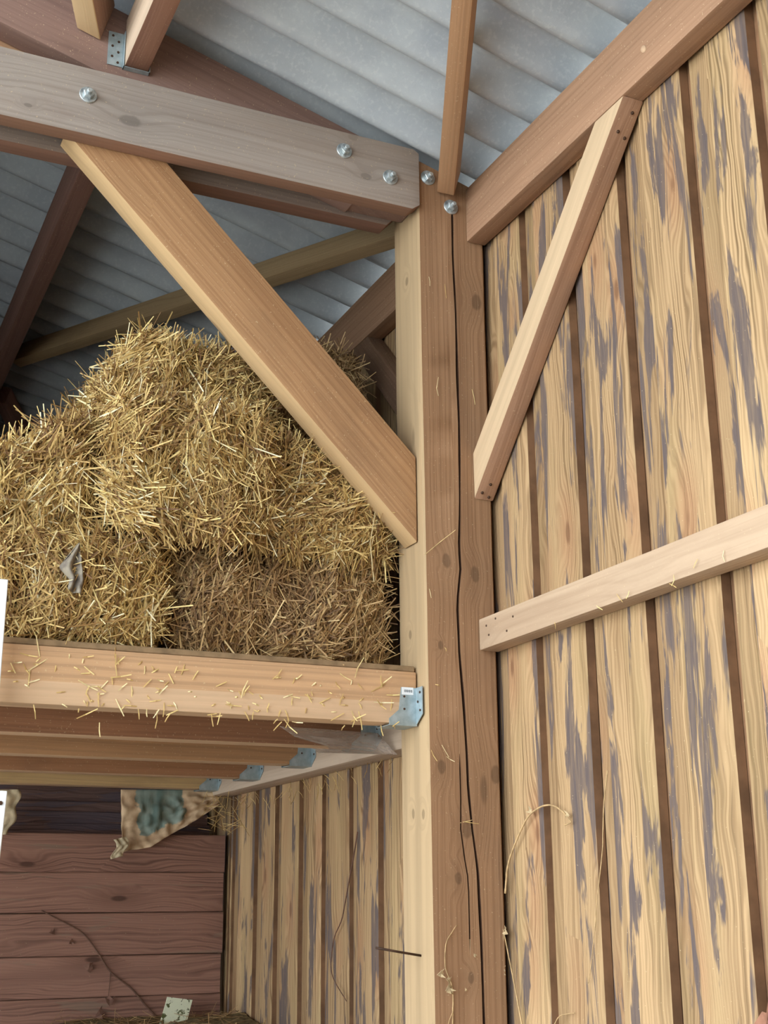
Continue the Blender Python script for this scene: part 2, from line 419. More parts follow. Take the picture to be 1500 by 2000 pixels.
# ground
t = NT('ground_dirt'); co = t.n('ShaderNodeTexCoord').outputs['Object']
n1 = t.noise(co, 3, 6); n2 = t.noise(co, 40, 4)
c = t.mix(t.step(n1, .35, .7), lin((178, 178, 176)), lin((160, 160, 156)))
c = t.mix(t.math('MULTIPLY', t.step(n2, .5, .7), .5), c, lin((188, 186, 180)))
M_ground = t.done(c, .95, n2, .3, .01)
bm = bmesh.new(); add_box(bm, (-30, -30, -.1), (30, 30, -.02))
o = from_bm('ground_outside', bm, M_ground); tag(o, kind='structure')
M_floor = plain('barn_floor', (146, 140, 134), .95, 0, .3, 8, bump=.3)
bm = bmesh.new(); add_box(bm, (-4.2, -5.95, -.02), (.06, 5.225, 0))
o = from_bm('floor', bm, M_floor); tag(o, kind='structure')

# ------------------------------------------------------------------ post (with its two drying cracks cut in)
M_post = wood((160, 124, 92), (118, 84, 58), 3, 380, .35, .5, .25, sap_lit=(181, 154, 117), kn=[(p_.z, 0, -p_.x, r_) for p_, r_ in ((at(872, 1095, 'y', 0), .012), (at(928, 1122, 'y', 0), .013), (at(968, 1512, 'y', 0), .015), (at(862, 1498, 'y', 0), .011), (at(895, 1716, 'y', 0), .009), (at(912, 1620, 'y', 0), .014), (at(930, 590, 'y', 0), .015), (at(920, 1910, 'y', 0), .008), (at(860, 1260, 'y', 0), .007))]+[(p_.z, p_.y, -p_.x, .008) for p_ in (at(795, 550, 'x', -.2), at(806, 1590, 'x', -.198), at(826, 1590, 'x', -.198), at(800, 1240, 'x', -.2))])
crack1 = [(883, 420), (884, 500), (890, 600), (893, 720), (897, 830), (898, 1000), (897, 1070), (900, 1110), (893, 1180), (897, 1280), (905, 1370), (912, 1480), (914, 1540), (922, 1620), (933, 1700), (940, 1840), (945, 2000)]
crack2 = [(898, 1490), (900, 1560), (900, 1620), (908, 1680), (915, 1720), (917, 1810), (918, 1860)]
def crack_x(tab, z):
    P = [at(px, py, 'y', 0) for px, py in tab]
    if z >= P[0].z: return P[0].x
    for a, b in zip(P, P[1:]):
        if a.z >= z >= b.z:
            f = (a.z-z)/max(1e-6, a.z-b.z); return a.x+(b.x-a.x)*f
    return P[-1].x
bm = bmesh.new()
zs = [0, .4, .8, 1.0]+[1.1+.035*k for k in range(67)]; zs = [z for z in zs if z < 3.455]+[3.455]
top2 = at(898, 1490, 'y', 0).z; bot2 = at(918, 1860, 'y', 0).z; top1 = at(883, 425, 'y', 0).z
rows = []
for z in zs:
    j = lambda k: .0012*noise.noise(V((z*4, k*3.3, 1)))
    c1 = crack_x(crack1, z)+j(1); c2 = min(crack_x(crack2, z), c1-.012)
    w1 = (.0024+.0016*noise.noise(V((z*6, 2, 2)))+.0008) if z < top1 else .0002
    w1 = max(w1, .0003); d1 = .03 if z < top1 else .0005
    on2 = bot2 < z < top2
    w2 = .0018 if on2 else .0003; d2 = .015 if on2 else 0.0
    xl = -.2+.006*max(0, min(1, (3.24-z)/1.9))-.0015+j(4); xr = -.0035+j(5); e = .005
    pr = [(xl+e, 0), (c2-w2, 0), (c2, d2), (c2+w2, 0), (c1-w1, 0), (c1, d1), (c1+w1, 0), (xr-e, 0), (xr, e), (xr, .148-e), (xr-e, .15), (xl+e, .15), (xl, .15-e), (xl, e)]
    zt = lambda x: z if z < 3.45 else roof_z(x)-.012
    rows.append([bm.verts.new((x, y+(j(q*1.7)*.4), zt(x))) for q, (x, y) in enumerate(pr)])
for a, b in zip(rows, rows[1:]):
    m = len(a)
    for q in range(m):
        f_ = bm.faces.new((a[q], a[(q+1) % m], b[(q+1) % m], b[q]))
        if q in (4, 5) or (q in (1, 2) and bot2 < a[2].co.z < top2): f_.material_index = 1
bm.faces.new(list(reversed(rows[0]))); bm.faces.new(rows[-1])
bmesh.ops.recalc_face_normals(bm, faces=bm.faces)
# local x must run along the grain (up)
mw = Matrix(((0, 0, 1, 0), (0, 1, 0, 0), (1, 0, 0, 0), (0, 0, 0, 1))); mw = Matrix(((0, 0, -1, 0), (0, 1, 0, 0), (1, 0, 0, 0), (0, 0, 0, 1)))
bmesh.ops.transform(bm, matrix=mw.inverted(), verts=bm.verts)
post = from_bm('timber_post', bm, M_post, None, True, mw); post.data.materials.append(plain('crack_shade', (74, 48, 32), .95, var=.3)); post.data.set_sharp_from_angle(angle=math.radians(28))  # crack walls coloured dark in place of deep shade
sap_lit_faces(post, lambda n, c: n.x < -.5)  # left face: pale outer wood, with the light from that side painted in
tag(post, 'tall square brown timber post with a long drying crack, standing against the board wall', 'post')

# ------------------------------------------------------------------ beams on the right wall
M_beam = wood((164, 128, 100), (122, 90, 66), 11, 360, .3, .35, .25)
def ybeam(name, x0, x1, y0, y1, z0, z1, mat, label, cat, group=None, **kw):
    return timber(name, rect('x', x1, y0, y1, z0, z1), (0, 1, 0), (-1, 0, 0), x1-x0, mat, label, cat, group, **kw)
def xbeam(name, x0, x1, y0, y1, z0, z1, mat, label, cat, group=None, **kw):
    return timber(name, rect('y', y0, x0, x1, z0, z1), (1, 0, 0), (0, 1, 0), y1-y0, mat, label, cat, group, **kw)

ybeam('wall_plate', -.056, 0, -5.9, -.002, 3.31, 3.468, M_beam, 'thick brown horizontal beam along the top of the right wall, nearer than the post', 'beam')
ybeam('wall_plate', -.056, 0, .152, 5.18, 3.31, 3.468, M_beam, 'brown beam at the top of the wall behind the post, above the dark brace', 'beam')
kp = at(1257, 96, 'x', -.0565); bm = bmesh.new(); bmesh.ops.create_cone(bm, cap_ends=True, segments=20, radius1=.0115, radius2=.0095, depth=.004)
bmesh.ops.scale(bm, vec=(1, .75, 1), verts=bm.verts)
o = from_bm('pale_knot', bm, plain('pale_knot_wood', (206, 172, 138), .8), None, True); o.matrix_world = Matrix.Translation(kp) @ Matrix.Rotation(-math.pi/2, 4, 'Y') @ Matrix.Rotation(.6, 4, 'Z')
wpl = COL.objects['wall_plate']; o.parent = wpl; o.matrix_parent_inverse = wpl.matrix_world.inverted(); o['label'] = 'pale round knot'
M_rail = wood((188, 162, 134), (150, 122, 96), 21, 300, .25, .4, .3, (150, 122, 98))
rail = ybeam('wall_rail', -.052, .001, -5.9, -.002, 2.193, 2.271, M_rail, 'pale horizontal rail fixed across the wall boards at mid height', 'rail')
M_wbr = wood((172, 134, 106), (130, 94, 70), 23, 380, .3, .45, .3, sap_lit=(204, 176, 140))
wb = timber('wall_brace', [(0, -.002, 2.583), (0, -.002, 2.705), (0, -.622, 3.309), (0, -.735, 3.309)], (0, -1, 1), (-1, 0, 0), .055, M_wbr,
            'slanting square brace between the post and the top wall beam, nearer than the post', 'brace')
M_wbr_shade = wood((120, 92, 70), (86, 62, 46), 24, 380, .3, .3, .3)  # darker copy of the brace wood with shade put into its colour
timber('wall_brace', [(0, .152, 2.66), (0, .152, 2.78), (0, .665, 3.309), (0, .785, 3.309)], (0, 1, 1), (-1, 0, 0), .055, M_wbr_shade,
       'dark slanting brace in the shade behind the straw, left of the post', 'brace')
M_nail = plain('rusty_nail', (92, 70, 56), .6, .6, .4)
def nail_head(parent, p, n, r=.004, mat=None, name='nail_head'):
    bm = bmesh.new(); bmesh.ops.create_cone(bm, cap_ends=True, segments=10, radius1=r, radius2=r*.8, depth=.003)
    o = from_bm(name, bm, mat or M_nail, None, True); q = V(n).to_track_quat('Z', 'Y').to_matrix().to_4x4(); q.translation = V(p); o.matrix_world = q
    mwp = parent.matrix_world.copy(); o.parent = parent; o.matrix_parent_inverse = mwp.inverted(); return o
sap_lit_faces(wb, lambda n, c: n.x < -.5)  # left face painted paler as the lit side
for s, w_ in ((.03, .012), (.075, .03), (.085, .008), (.955, .02), (.98, .035), (.99, .012)):
    top = V((0, -.735, 3.309)); botm = V((0, -.002, 2.583))
    p = top.lerp(botm, s); nail_head(wb, (p.x-w_-.005, p.y-.0012, p.z-.0012), (0, -.7, -.7))
for px, py in ((950, 1222), (955, 1240), (968, 1208), (990, 1232), (1002, 1204)):
    p = at(px, py, 'x', -.0525); nail_head(rail, p, (-1, 0, 0), .003)

# ------------------------------------------------------------------ truss: two tie planks, rafter, knee brace
M_tie = wood((164, 154, 144), (122, 110, 102), 33, 330, .35, .4, .4, (120, 98, 88), weather=(158, 142, 128), sap_lit=(152, 118, 98), kn=[(p_.x+4.1, p_.y+.018, p_.z-3.363, r_) for p_, r_ in ((at(254, 236, 'y', -.018), .017), (at(690, 268, 'y', -.018), .009), (at(715, 345, 'y', -.018), .010), (at(55, 205, 'y', -.018), .006))])
M_tie2 = wood((150, 136, 126), (110, 94, 86), 34, 330, .35, .4, .4, (110, 86, 78), weather=(138, 120, 106), sap_lit=(142, 108, 92))
TB, TT = 3.375, 3.556
tie = timber('tie_beam', [(-4.1, -.018, TB-.012), (-.225, -.018, TB-.012), (-.2025, -.018, TB+.004), (-.2025, -.018, TT-.022), (-.219, -.018, TT-.011), (-4.1, -.018, TT-.011)], (1, 0, 0), (0, 1, 0), .0465, M_tie,
       'weathered grey tie beam plank bolted at the top left, in front of the brace', 'beam')
tie2 = timber('tie_beam', [(-4.1, .102, TB-.004), (-.245, .102, TB-.004), (-.2015, .102, TB+.045), (-.2015, .102, TT), (-4.1, .102, TT)], (1, 0, 0), (0, 1, 0), .056, M_tie2,
       'second tie beam plank just behind and below the bolted front plank', 'beam')
M_raf = wood((146, 118, 106), (110, 86, 78), 35, 300, .25, .2, .3)
def rp(x, off): return V((x, .030, roof_z(x)-off/CS))
raft = timber('rafter', [rp(-.203, .004), rp(-4.1, .004), rp(-4.1, .2), rp(-.37, .2), V((-.37, .030, TB+.01)), V((-.203, .030, TB+.01))], (-CS, 0, SN), (0, 1, 0), .070, M_raf,
       'dark reddish sloping rafter under the roof sheets, behind the grey tie beam', 'rafter')
M_knee = wood((180, 140, 100), (136, 96, 64), 36, 330, .4, .4, .25, sap_lit=(206, 172, 126), kn=[(.10, 0, -.13, .012), (.62, 0, -.05, .010), (.95, 0, -.14, .008)])
KD = V((1, 0, -1.006)).normalized()
knee = timber('knee_brace', [(-1.13, .030, 3.389), (-.902, .030, 3.389), (-.2025, .030, 2.685), (-.2025, .030, 2.461)], KD, (0, 1, 0), .0705, M_knee,
       'broad diagonal brace running from the grey tie beam down to the post, to the post', 'brace')
for o_ in (tie, tie2): sap_lit_faces(o_, lambda n, c: n.z < -.5)
sap_lit_faces(knee, lambda n, c: n.x < -.4 and n.z < -.4)  # underside painted paler for light coming from below left
# light packing piece between rafter and tie
M_pack = wood((188, 150, 116), (150, 112, 80), 37, 330, .3, .3, .3)
timber('packing_piece', [(-2.6, .102, 3.557), (-1.02, .102, 3.557), (-1.1, .102, 3.63), (-2.6, .102, 4.05)], (1, 0, -.2), (0, 1, 0), .03, M_pack,
       'pale packing board between the rafter and the tie beam in the top left corner', 'board')

# purlins and wind braces under the sheets
M_pur = wood((152, 114, 94), (114, 80, 66), 41, 330, .3, .3, .3, sap_lit=(206, 182, 156))
M_pur2 = wood((150, 112, 98), (112, 80, 68), 42, 330, .3, .3, .3)
pf = ybeam('purlin', -1.0, -.94, -3.4, .0265, 3.602, 3.742, M_pur, 'reddish purlin resting in a metal hanger above the grey tie beam', 'purlin')
pb = ybeam('purlin', -1.0, -.94, .103, 5.15, 3.602, 3.742, M_pur2, 'dark red purlin running down the left edge behind the tie beam', 'purlin')
sap_lit_faces(pf, lambda n, c: n.x < -.5); sap_lit_faces(pb, lambda n, c: False)  # front purlin: left side painted paler for the light from that side
M_wb1 = wood((178, 138, 102), (134, 102, 76), 43, 330, .25, .35, .25)
def roof_strip(name, p, q, w, off, mat, label, cat, end=0):
    """timber lying under the sheets: bottom left edge p->q (plan coordinates), w wide to the right of p->q"""
    p, q = V(p), V(q); d = (q-p).normalized(); s = V((d.y, -d.x))*w
    pts = [on_roof(*p, off), on_roof(*q, off), on_roof(*(q+s), off), on_roof(*(p+s), off)]
    if end: pts[2] = on_roof(*(q+s+d*end), off)
    u = (pts[1]-pts[0])
    return timber(name, pts, u, RN, off-.001, mat, label, cat)
roof_strip('wind_brace', (-.934, -1.78), (-.1455, -.006), .046, .08, M_wb1, 'slender upright-looking batten under the roof sheets, ending on top of the post', 'brace')
M_wb2 = wood((176, 150, 112), (140, 112, 78), 44, 330, .3, .45, .3)
roof_strip('wind_brace', (-.125, .205), (-.934, 2.165), .047, .08, M_wb2, 'olive-brown diagonal batten under the roof behind the big knee brace', 'brace')
M_wb3 = wood((160, 124, 104), (120, 88, 72), 45, 330, .3, .35, .25, sap_lit=(208, 178, 136))
roof_strip('wind_brace', (-1.0629-.0477*9, .026-.1257*9), (-1.0629, .026), -.0545, .118, M_wb3, 'short pale batten end poking down beside the purlin hanger, top left corner', 'brace', end=-.0215)
sap_lit_faces(COL.objects['wind_brace.002'], lambda n, c: n.z < -.5)  # bottom face painted paler as the lit one
roof_strip('wind_brace', (-.93, 2.62), (-.15, 4.5), .05, .08, M_pur2, 'dark short batten at the left edge just above the straw bales', 'brace')

# ------------------------------------------------------------------ bolts
M_zinc = plain('zinc_plated_steel', (214, 222, 222), .34, .65, .3, 60, (150, 160, 164))
M_galv = plain('galvanised_steel', (156, 172, 176), .45, .5, .35, 45, (182, 196, 200))
def bolt(p, label, tilt=0, y=0.):
    e = empty('bolt', (p.x, y, p.z)); tag(e, label, 'bolt', 'bolts of the roof truss')
    def part(name, r0, r1, d, seg, yc, rot=0, mat=M_zinc):
        bm = bmesh.new(); bmesh.ops.create_cone(bm, cap_ends=True, segments=seg, radius1=r0, radius2=r1, depth=d)
        bmesh.ops.bevel(bm, geom=[x for x in bm.edges if len(x.link_faces) == 2 and abs(x.verts[0].co.z-x.verts[1].co.z) < 1e-6], offset=.0008, segments=1, affect='EDGES')
        o = from_bm(name, bm, mat); o.matrix_basis = Matrix.Translation((0, yc, 0)) @ Matrix.Rotation(math.pi/2, 4, 'X') @ Matrix.Rotation(rot, 4, 'Z'); o.parent = e
        return o
    part('washer', .0215, .021, .004, 28, -.002)
    part('nut', .0135, .0135, .011, 6, -.0095, tilt)
    part('threaded_end', .0068, .006, .010, 12, -.0195)
for px, py, lab, tl in ((172, 186, 'leftmost bolt with washer in the grey tie beam', .3), (672, 295, 'bolt with washer near the right part of the tie beam, second from the left', .8),
                        (762, 347, 'bolt with washer close to the cut end of the grey tie beam', .1), (835, 348, 'bolt in the brown post head between tie beam end and batten', .5),
                        (880, 405, 'bolt in the post just below the batten foot, at the top of the crack', .2)):
    yb = -.018 if px < 800 else 0.; bolt(at(px, py, 'y', yb), lab, tl, yb)

# ------------------------------------------------------------------ loft: ledger, joists, hangers, floor sheet
M_led = wood((196, 176, 154), (158, 134, 112), 51, 330, .25, .3, .35, (140, 122, 108))
ybeam('ledger', -.085, 0, .152, 2.096, 1.994, 2.138, M_led, 'pale ledger beam along the wall carrying the loft joists, below the straw', 'beam')
JY = [.047, .545, 1.03, 1.51, 1.975]; JW = .068
JL = ['front joist of the straw loft, litter stuck to its orange-brown face', 'second loft joist from the front, dark brown, under the straw loft', 'third loft joist from the front, its hanger halfway along the ledger', 'fourth loft joist from the front, reddish, under the loft', 'rearmost loft joist, pale yellowish, above the torn paper sack']
JC = [(202, 162, 122), (156, 112, 82), (184, 140, 100), (170, 122, 86), (204, 170, 120)]
for i, y in enumerate(JY):
    m = wood(JC[i], tuple(int(c*.72) for c in JC[i]), 60+i, 330, .35, .4, .3, sap_lit=(214, 180, 144))
    x1 = -.2025 if i == 0 else -.0875
    j_ = xbeam('loft_joist', -3.6, x1, y, y+JW, 2.012, 2.138, m, JL[i], 'joist', 'loft joists', zcut=.050)
    sap_lit_faces(j_, lambda n, c: (c.z < 2.062 and i == 0) or n.z < -.5)  # front strip is pale wood; undersides painted paler as lit edges
M_sheet = plain('loft_board', (150, 124, 92), .9, 0, .4, 20)
bm = bmesh.new(); add_box(bm, (-3.6, .052, 2.1385), (-.204, 2.45, 2.153)); bmesh.ops.bevel(bm, geom=list(bm.edges), offset=.002, segments=1, affect='EDGES')
tag(from_bm('loft_floor', bm, M_sheet), 'grey-brown floor board edge under the straw bales, lying on the joists', 'floor')

def hanger_mesh(lab, x, y, w, zb, h, bl, sticker=False):
    """U shaped joist shoe on the plane x, opening towards -x, joist from y to y+w"""
    e = empty('joist_hanger', (x, y, zb)); tag(e, lab, 'bracket', 'joist hangers')
    t_ = .0018
    bm = bmesh.new()
    # side plates: tall near the wall, running out along the foot
    for s in (0, 1):
        yy = -t_-.0006 if s == 0 else w+.0006
        prof = [(-.0005, -.002), (-bl, -.002), (-bl, .012), (-.048, .034), (-.042, h), (-.0005, h)]
        a = [bm.verts.new((px, yy, pz)) for px, pz in prof]; b = [bm.verts.new((px, yy+t_, pz)) for px, pz in prof]
        bm.faces.new(a); bm.faces.new(list(reversed(b)))
        for k in range(len(a)): bm.faces.new((a[(k+1) % len(a)], a[k], b[k], b[(k+1) % len(a)]))
    add_box(bm, (-bl, -t_-.0006, -.0038), (-.0005, w+t_+.0006, -.002))
    bmesh.ops.recalc_face_normals(bm, faces=bm.faces)
    o = from_bm('shoe', bm, M_galv); o.parent = e
    for s in (0, 1):
        bm = bmesh.new(); y0, y1 = (-.036, -t_-.0007) if s == 0 else (w+t_+.0007, w+.036)
        prof = [(y0, .022), (y1, .0), (y1, h), (y0, h)] if s == 0 else [(y0, 0), (y1, .022), (y1, h), (y0, h)]
        a = [bm.verts.new((-.0024, p, q)) for p, q in prof]; b = [bm.verts.new((-.0006, p, q)) for p, q in prof]
        bm.faces.new(a); bm.faces.new(list(reversed(b)))
        for k in range(4): bm.faces.new((a[(k+1) % 4], a[k], b[k], b[(k+1) % 4]))
        bmesh.ops.recalc_face_normals(bm, faces=bm.faces)
        f = from_bm('flange', bm, M_galv); f.parent = e
        for k in range(3):
            bm = bmesh.new(); bmesh.ops.create_cone(bm, cap_ends=True, segments=8, radius1=.0032, radius2=.0026, depth=.0025)
            g = from_bm('nail_head', bm, M_nail); g.matrix_basis = Matrix.Translation((-.003, (y0+y1)/2+(.006 if k % 2 else -.006), .032+(h-.045)*k/2)) @ Matrix.Rotation(math.pi/2, 4, 'Y'); g.parent = f
    for k in range(2):
        bm = bmesh.new(); bmesh.ops.create_cone(bm, cap_ends=True, segments=8, radius1=.003, radius2=.0026, depth=.002)
        g = from_bm('nail_head', bm, M_nail); g.matrix_basis = Matrix.Translation((-.034, -t_-.0012, .036+.03*k)) @ Matrix.Rotation(math.pi/2, 4, 'X'); g.parent = o
    return e
hl = ['joist hanger on the post, with a white sticker, at the end of the front joist', 'joist hanger on the ledger partly under cobweb, second from the post', 'blue-grey joist hanger on the ledger, third from the post', 'blue-grey joist hanger on the ledger, fourth from the post', 'rearmost joist hanger, at the far end of the ledger']
he = []
for i, y in enumerate(JY):
    he.append(hanger_mesh(hl[i], -.2025 if i == 0 else -.0855, y, JW, 2.0105, .088, .074))
# sticker with printed code on the front hanger
M_paper = plain('white_label', (236, 238, 238), .6, 0, .08); M_ink = plain('label_ink', (96, 104, 112), .7)
bm = bmesh.new(); add_box(bm, (-.0405, -.0034, .0705), (-.010, -.0025, .0885)); st = from_bm('label_sticker', bm, M_paper, he[0]); st['label'] = 'white sticker with a line of small grey print'
bm = bmesh.new(); u = -.034
for k in range(4):          # a short line of blurred grey print
    add_box(bm, (u, -.0037, .0765), (u+.0042, -.00335, .0775)); add_box(bm, (u, -.0037, .0775), (u+.0014, -.00335, .0822))
    add_box(bm, (u+.0028, -.0037, .0775), (u+.0042, -.00335, .0822)); add_box(bm, (u, -.0037, .0812), (u+.0042, -.00335, .0822)); u += .0056
from_bm('printed_code', bm, M_ink, st)

# hanger carrying the purlin on the rafter face (opens towards -y)
e = empty('purlin_hanger', (-.97, .030, 3.60)); tag(e, 'grey metal hanger with nail holes holding the reddish purlin above the tie beam', 'bracket')
bm = bmesh.new()
add_box(bm, (-.0335, -.016, -.003), (.0335, -.001, -.0012)); add_box(bm, (-.0335, -.016, -.003), (-.0318, -.001, .10)); add_box(bm, (.0318, -.016, -.003), (.0335, -.001, .10))
o = from_bm('shoe', bm, M_galv); o.parent = e
for s in (-1,):
    bm = bmesh.new(); add_box(bm, (min(s*.034, s*.072), -.003, .002), (max(s*.034, s*.072), -.001, .098)); o = from_bm('flange', bm, M_galv); o.parent = e
    for k in range(6):
        bm = bmesh.new(); bmesh.ops.create_cone(bm, cap_ends=True, segments=8, radius1=.0035, radius2=.003, depth=.002)
        g = from_bm('nail_head', bm, M_nail); g.matrix_basis = Matrix.Translation((s*(.046+.015*(k % 2)), -.0035, .012+.015*k)) @ Matrix.Rotation(math.pi/2, 4, 'X'); g.parent = o

# ------------------------------------------------------------------ straw
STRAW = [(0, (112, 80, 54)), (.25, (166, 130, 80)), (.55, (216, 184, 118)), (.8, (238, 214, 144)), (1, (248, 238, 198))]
STRAWD = [(0, (108, 82, 58)), (.35, (160, 126, 86)), (.7, (204, 170, 116)), (1, (230, 204, 150))]  # darker stops with shade put in for the recessed bales; also old litter
M_straw = tone_mat('straw', STRAW); M_strawd = tone_mat('shaded_brown_straw', STRAWD)
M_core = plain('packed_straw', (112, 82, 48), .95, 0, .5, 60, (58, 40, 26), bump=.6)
M_cored = plain('packed_shaded_straw', (98, 74, 54), .95, 0, .5, 60, (58, 42, 30), bump=.6)  # core copy darkened to stand in for shade

class Stalks:
    def __init__(s): s.v = []; s.f = []; s.t = []
    def add(s, p, d, nrm, ln, r, bend, tone):
        d = d.normalized(); a = d.cross(nrm)
        a = a.normalized() if a.length > 1e-5 else d.orthogonal().normalized(); b = a.cross(d)
        i0 = len(s.v)
        for k, u in enumerate((-.5, .02, .5)):
            c = p+d*(ln*u)+b*(bend*(abs(u)*2)**2)
            rr = r*(.8 if k != 1 else 1)
            for q in range(3):
                an = q*2.0944+.4
                s.v.append(c+a*(math.cos(an)*rr)+b*(math.sin(an)*rr*.7)); s.t.append(tone)
        for k in range(2):
            for q in range(3):
                s.f.append((i0+k*3+q, i0+k*3+(q+1) % 3, i0+k*3+3+(q+1) % 3, i0+k*3+3+q))
    def build(s, name, mat, parent=None):
        me = bpy.data.meshes.new(name); me.from_pydata([tuple(x) for x in s.v], [], s.f)
        at_ = me.attributes.new('tone', 'FLOAT', 'POINT'); at_.data.foreach_set('value', s.t)
        me.update(); return link(name, me, mat, parent)

def bale(label, fr, depth, n_front, seed, back_shift=(0, 0, 0), dark=False, sides='LRT', rough=.022, hang=0):
    """fr: front corners (x,z) bottom-left, bottom-right, top-right, top-left plus front y"""
    (bl, br, tr, tl), y0 = fr
    R = random.Random(seed); S = V(back_shift)
    def P(u, v, w):
        x = (bl[0]*(1-u)+br[0]*u)*(1-v)+(tl[0]*(1-u)+tr[0]*u)*v
        z = (bl[1]*(1-u)+br[1]*u)*(1-v)+(tl[1]*(1-u)+tr[1]*u)*v
        return V((x, y0+depth*w, z))+S*w
    def sh(u, v, w):
        # round the box: pull corners in
        q = V((u*2-1, v*2-1, w*2-1)); m = max(abs(c) for c in q); k = 1.0
        e = [abs(c)**6 for c in q]; k = (sum(e))**(-1/6)*m if sum(e) > 0 else 1
        q = q*(.62*k+.38) if m > 0 else q
        p = P((q.x+1)/2, (q.y+1)/2, (q.z+1)/2)
        n = noise.noise_vector(p*6+V((seed*1.7, 0, 0)))*rough + noise.noise_vector(V((p.x*26, p.y*16, p.z*10))+V((0, seed, 0)))*(rough*.95)
        return p+V((n.x*.5, n.y, n.z*.5))
    faces = {'F': lambda a, b: (a, b, 0), 'B': lambda a, b: (1-a, b, 1), 'L': lambda a, b: (0, b, 1-a), 'R': lambda a, b: (1, b, a), 'T': lambda a, b: (a, 1, b), 'D': lambda a, b: (a, 0, 1-b)}
    bm = bmesh.new(); N = 18
    for k, fn in faces.items():
        g = [[bm.verts.new(sh(*fn(i/N, j/N))) for j in range(N+1)] for i in range(N+1)]
        for i in range(N):
            for j in range(N): bm.faces.new((g[i][j], g[i+1][j], g[i+1][j+1], g[i][j+1]))
    bmesh.ops.remove_doubles(bm, verts=bm.verts, dist=.0004)
    bmesh.ops.recalc_face_normals(bm, faces=bm.faces)
    core = from_bm('straw_bale', bm, M_cored if dark else M_core, None, True)
    tag(core, label, 'straw bale', 'straw bales on the loft')
    st = Stalks()
    for k in 'F'+sides:
        fn = faces[k]; n = int(n_front*2.0) if k == 'F' else int(n_front*.6)
        for _ in range(n):
            a, b = R.random(), R.random()
            if k == 'T': b = b**1.6
            if k in 'LR' : pass
            p = sh(*fn(a, b)); pa = sh(*fn(min(1, a+.02), b))-sh(*fn(max(0, a-.02), b)); pb = sh(*fn(a, min(1, b+.02)))-sh(*fn(a, max(0, b-.02)))
            nr = pa.cross(pb); nr = nr.normalized() if nr.length > 1e-9 else V((0, -1, 0))
            if nr.dot(p-P(.5, .5, .5)) < 0: nr = -nr
            pa.normalize(); pb.normalize()
            fl = noise.noise(V((p.x*7+seed, p.z*5, p.y*5)))
            th = fl*1.9+(R.gauss(math.pi/2, .5) if R.random() < .68 else R.uniform(0, 3.14))
            d = pa*math.cos(th)+pb*math.sin(th)+nr*R.gauss(.0, .22)
            ln = R.uniform(.035, .095) if R.random() < .82 else R.uniform(.095, .18)
            r = R.uniform(.0010, .0023)
            patch = .5+.5*noise.noise(V((p.x*5, p.z*6+seed, 3)))
            tone = min(1, max(0, R.gauss(.22+.55*patch, .25)))
            lift = R.uniform(-.006, .009) if R.random() < .88 else R.uniform(.008, .024)
            st.add(p+nr*lift, d, nr, ln, r, R.gauss(0, .16)*ln, tone)
    o = st.build('loose_stalks', M_strawd if dark else M_straw, core); o['kind'] = 'stuff'
    return core

Zf = 2.160
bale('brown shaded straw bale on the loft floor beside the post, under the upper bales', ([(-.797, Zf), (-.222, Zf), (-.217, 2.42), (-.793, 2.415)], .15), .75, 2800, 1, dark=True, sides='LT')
bale('pale straw bale on the loft floor at the left, carrying a grey scrap', ([(-1.62, Zf), (-.812, Zf), (-.805, 2.42), (-1.62, 2.43)], .075), .80, 3400, 2, sides='LRT', hang=1)
bale('straw bale in the second layer at the left edge, sloping top', ([(-1.42, 2.435), (-.992, 2.43), (-.992, 2.725), (-1.42, 2.45)], .085), .80, 2600, 3, sides='LRT')
bale('bulging straw bale in the middle of the second layer, above the bale gap', ([(-.98, 2.42), (-.568, 2.42), (-.565, 2.745), (-.985, 2.755)], .06), .82, 2600, 4, sides='LRT', rough=.03)
bale('straw bale in the second layer at the right, reddish, half behind the knee brace', ([(-.555, 2.425), (-.232, 2.425), (-.232, 2.63), (-.555, 2.735)], .125), .37, 2000, 5, sides='LRT')
bale('topmost straw bale, crowning the stack under the roof', ([(-1.01, 2.765), (-.49, 2.765), (-.55, 2.955), (-.875, 3.0)], .215), .75, 2600, 6, sides='LRT', rough=.03)
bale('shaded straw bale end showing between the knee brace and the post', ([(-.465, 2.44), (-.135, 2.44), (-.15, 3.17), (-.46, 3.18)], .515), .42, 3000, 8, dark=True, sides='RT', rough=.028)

# straw stuck to the front joist and other timbers
R = random.Random(99); st = Stalks()
def stick(px, py, ax, val, dx, dy, r=.0015, tone=None, out=.0015):
    p = at(px, py, ax, val); q = at(px+dx, py+dy, ax, val)
    n = {'y': V((0, -1, 0)), 'x': V((-1, 0, 0))}[ax]
    st.add((p+q)/2+n*out, q-p, n, (q-p).length, r, R.gauss(0, .2)*(q-p).length, R.uniform(.45, .95) if tone is None else tone)
for _ in range(150):
    px = R.uniform(20, 785); py = 1262+px*.07+R.random()**.8*112
    a = R.uniform(0, 6.28); l = R.uniform(8, 26) if R.random() < .85 else R.uniform(26, 46)
    stick(px, py, 'y', .046, math.cos(a)*l, math.sin(a)*l)
for px, py, dx, dy in ((66, 1376, 4, 28), (270, 1385, 2, 20), (321, 1372, -2, 28), (308, 1388, -3, 34), (430, 1392, -6, 24), (193, 1412, 1, 28)):
    stick(px, py, 'y', .044, dx, dy, .0014)
o = st.build('clinging_straw', M_straw); tag(o, 'bits of straw stuck to the face of the front loft joist', 'straw', kind='stuff')
st = Stalks()
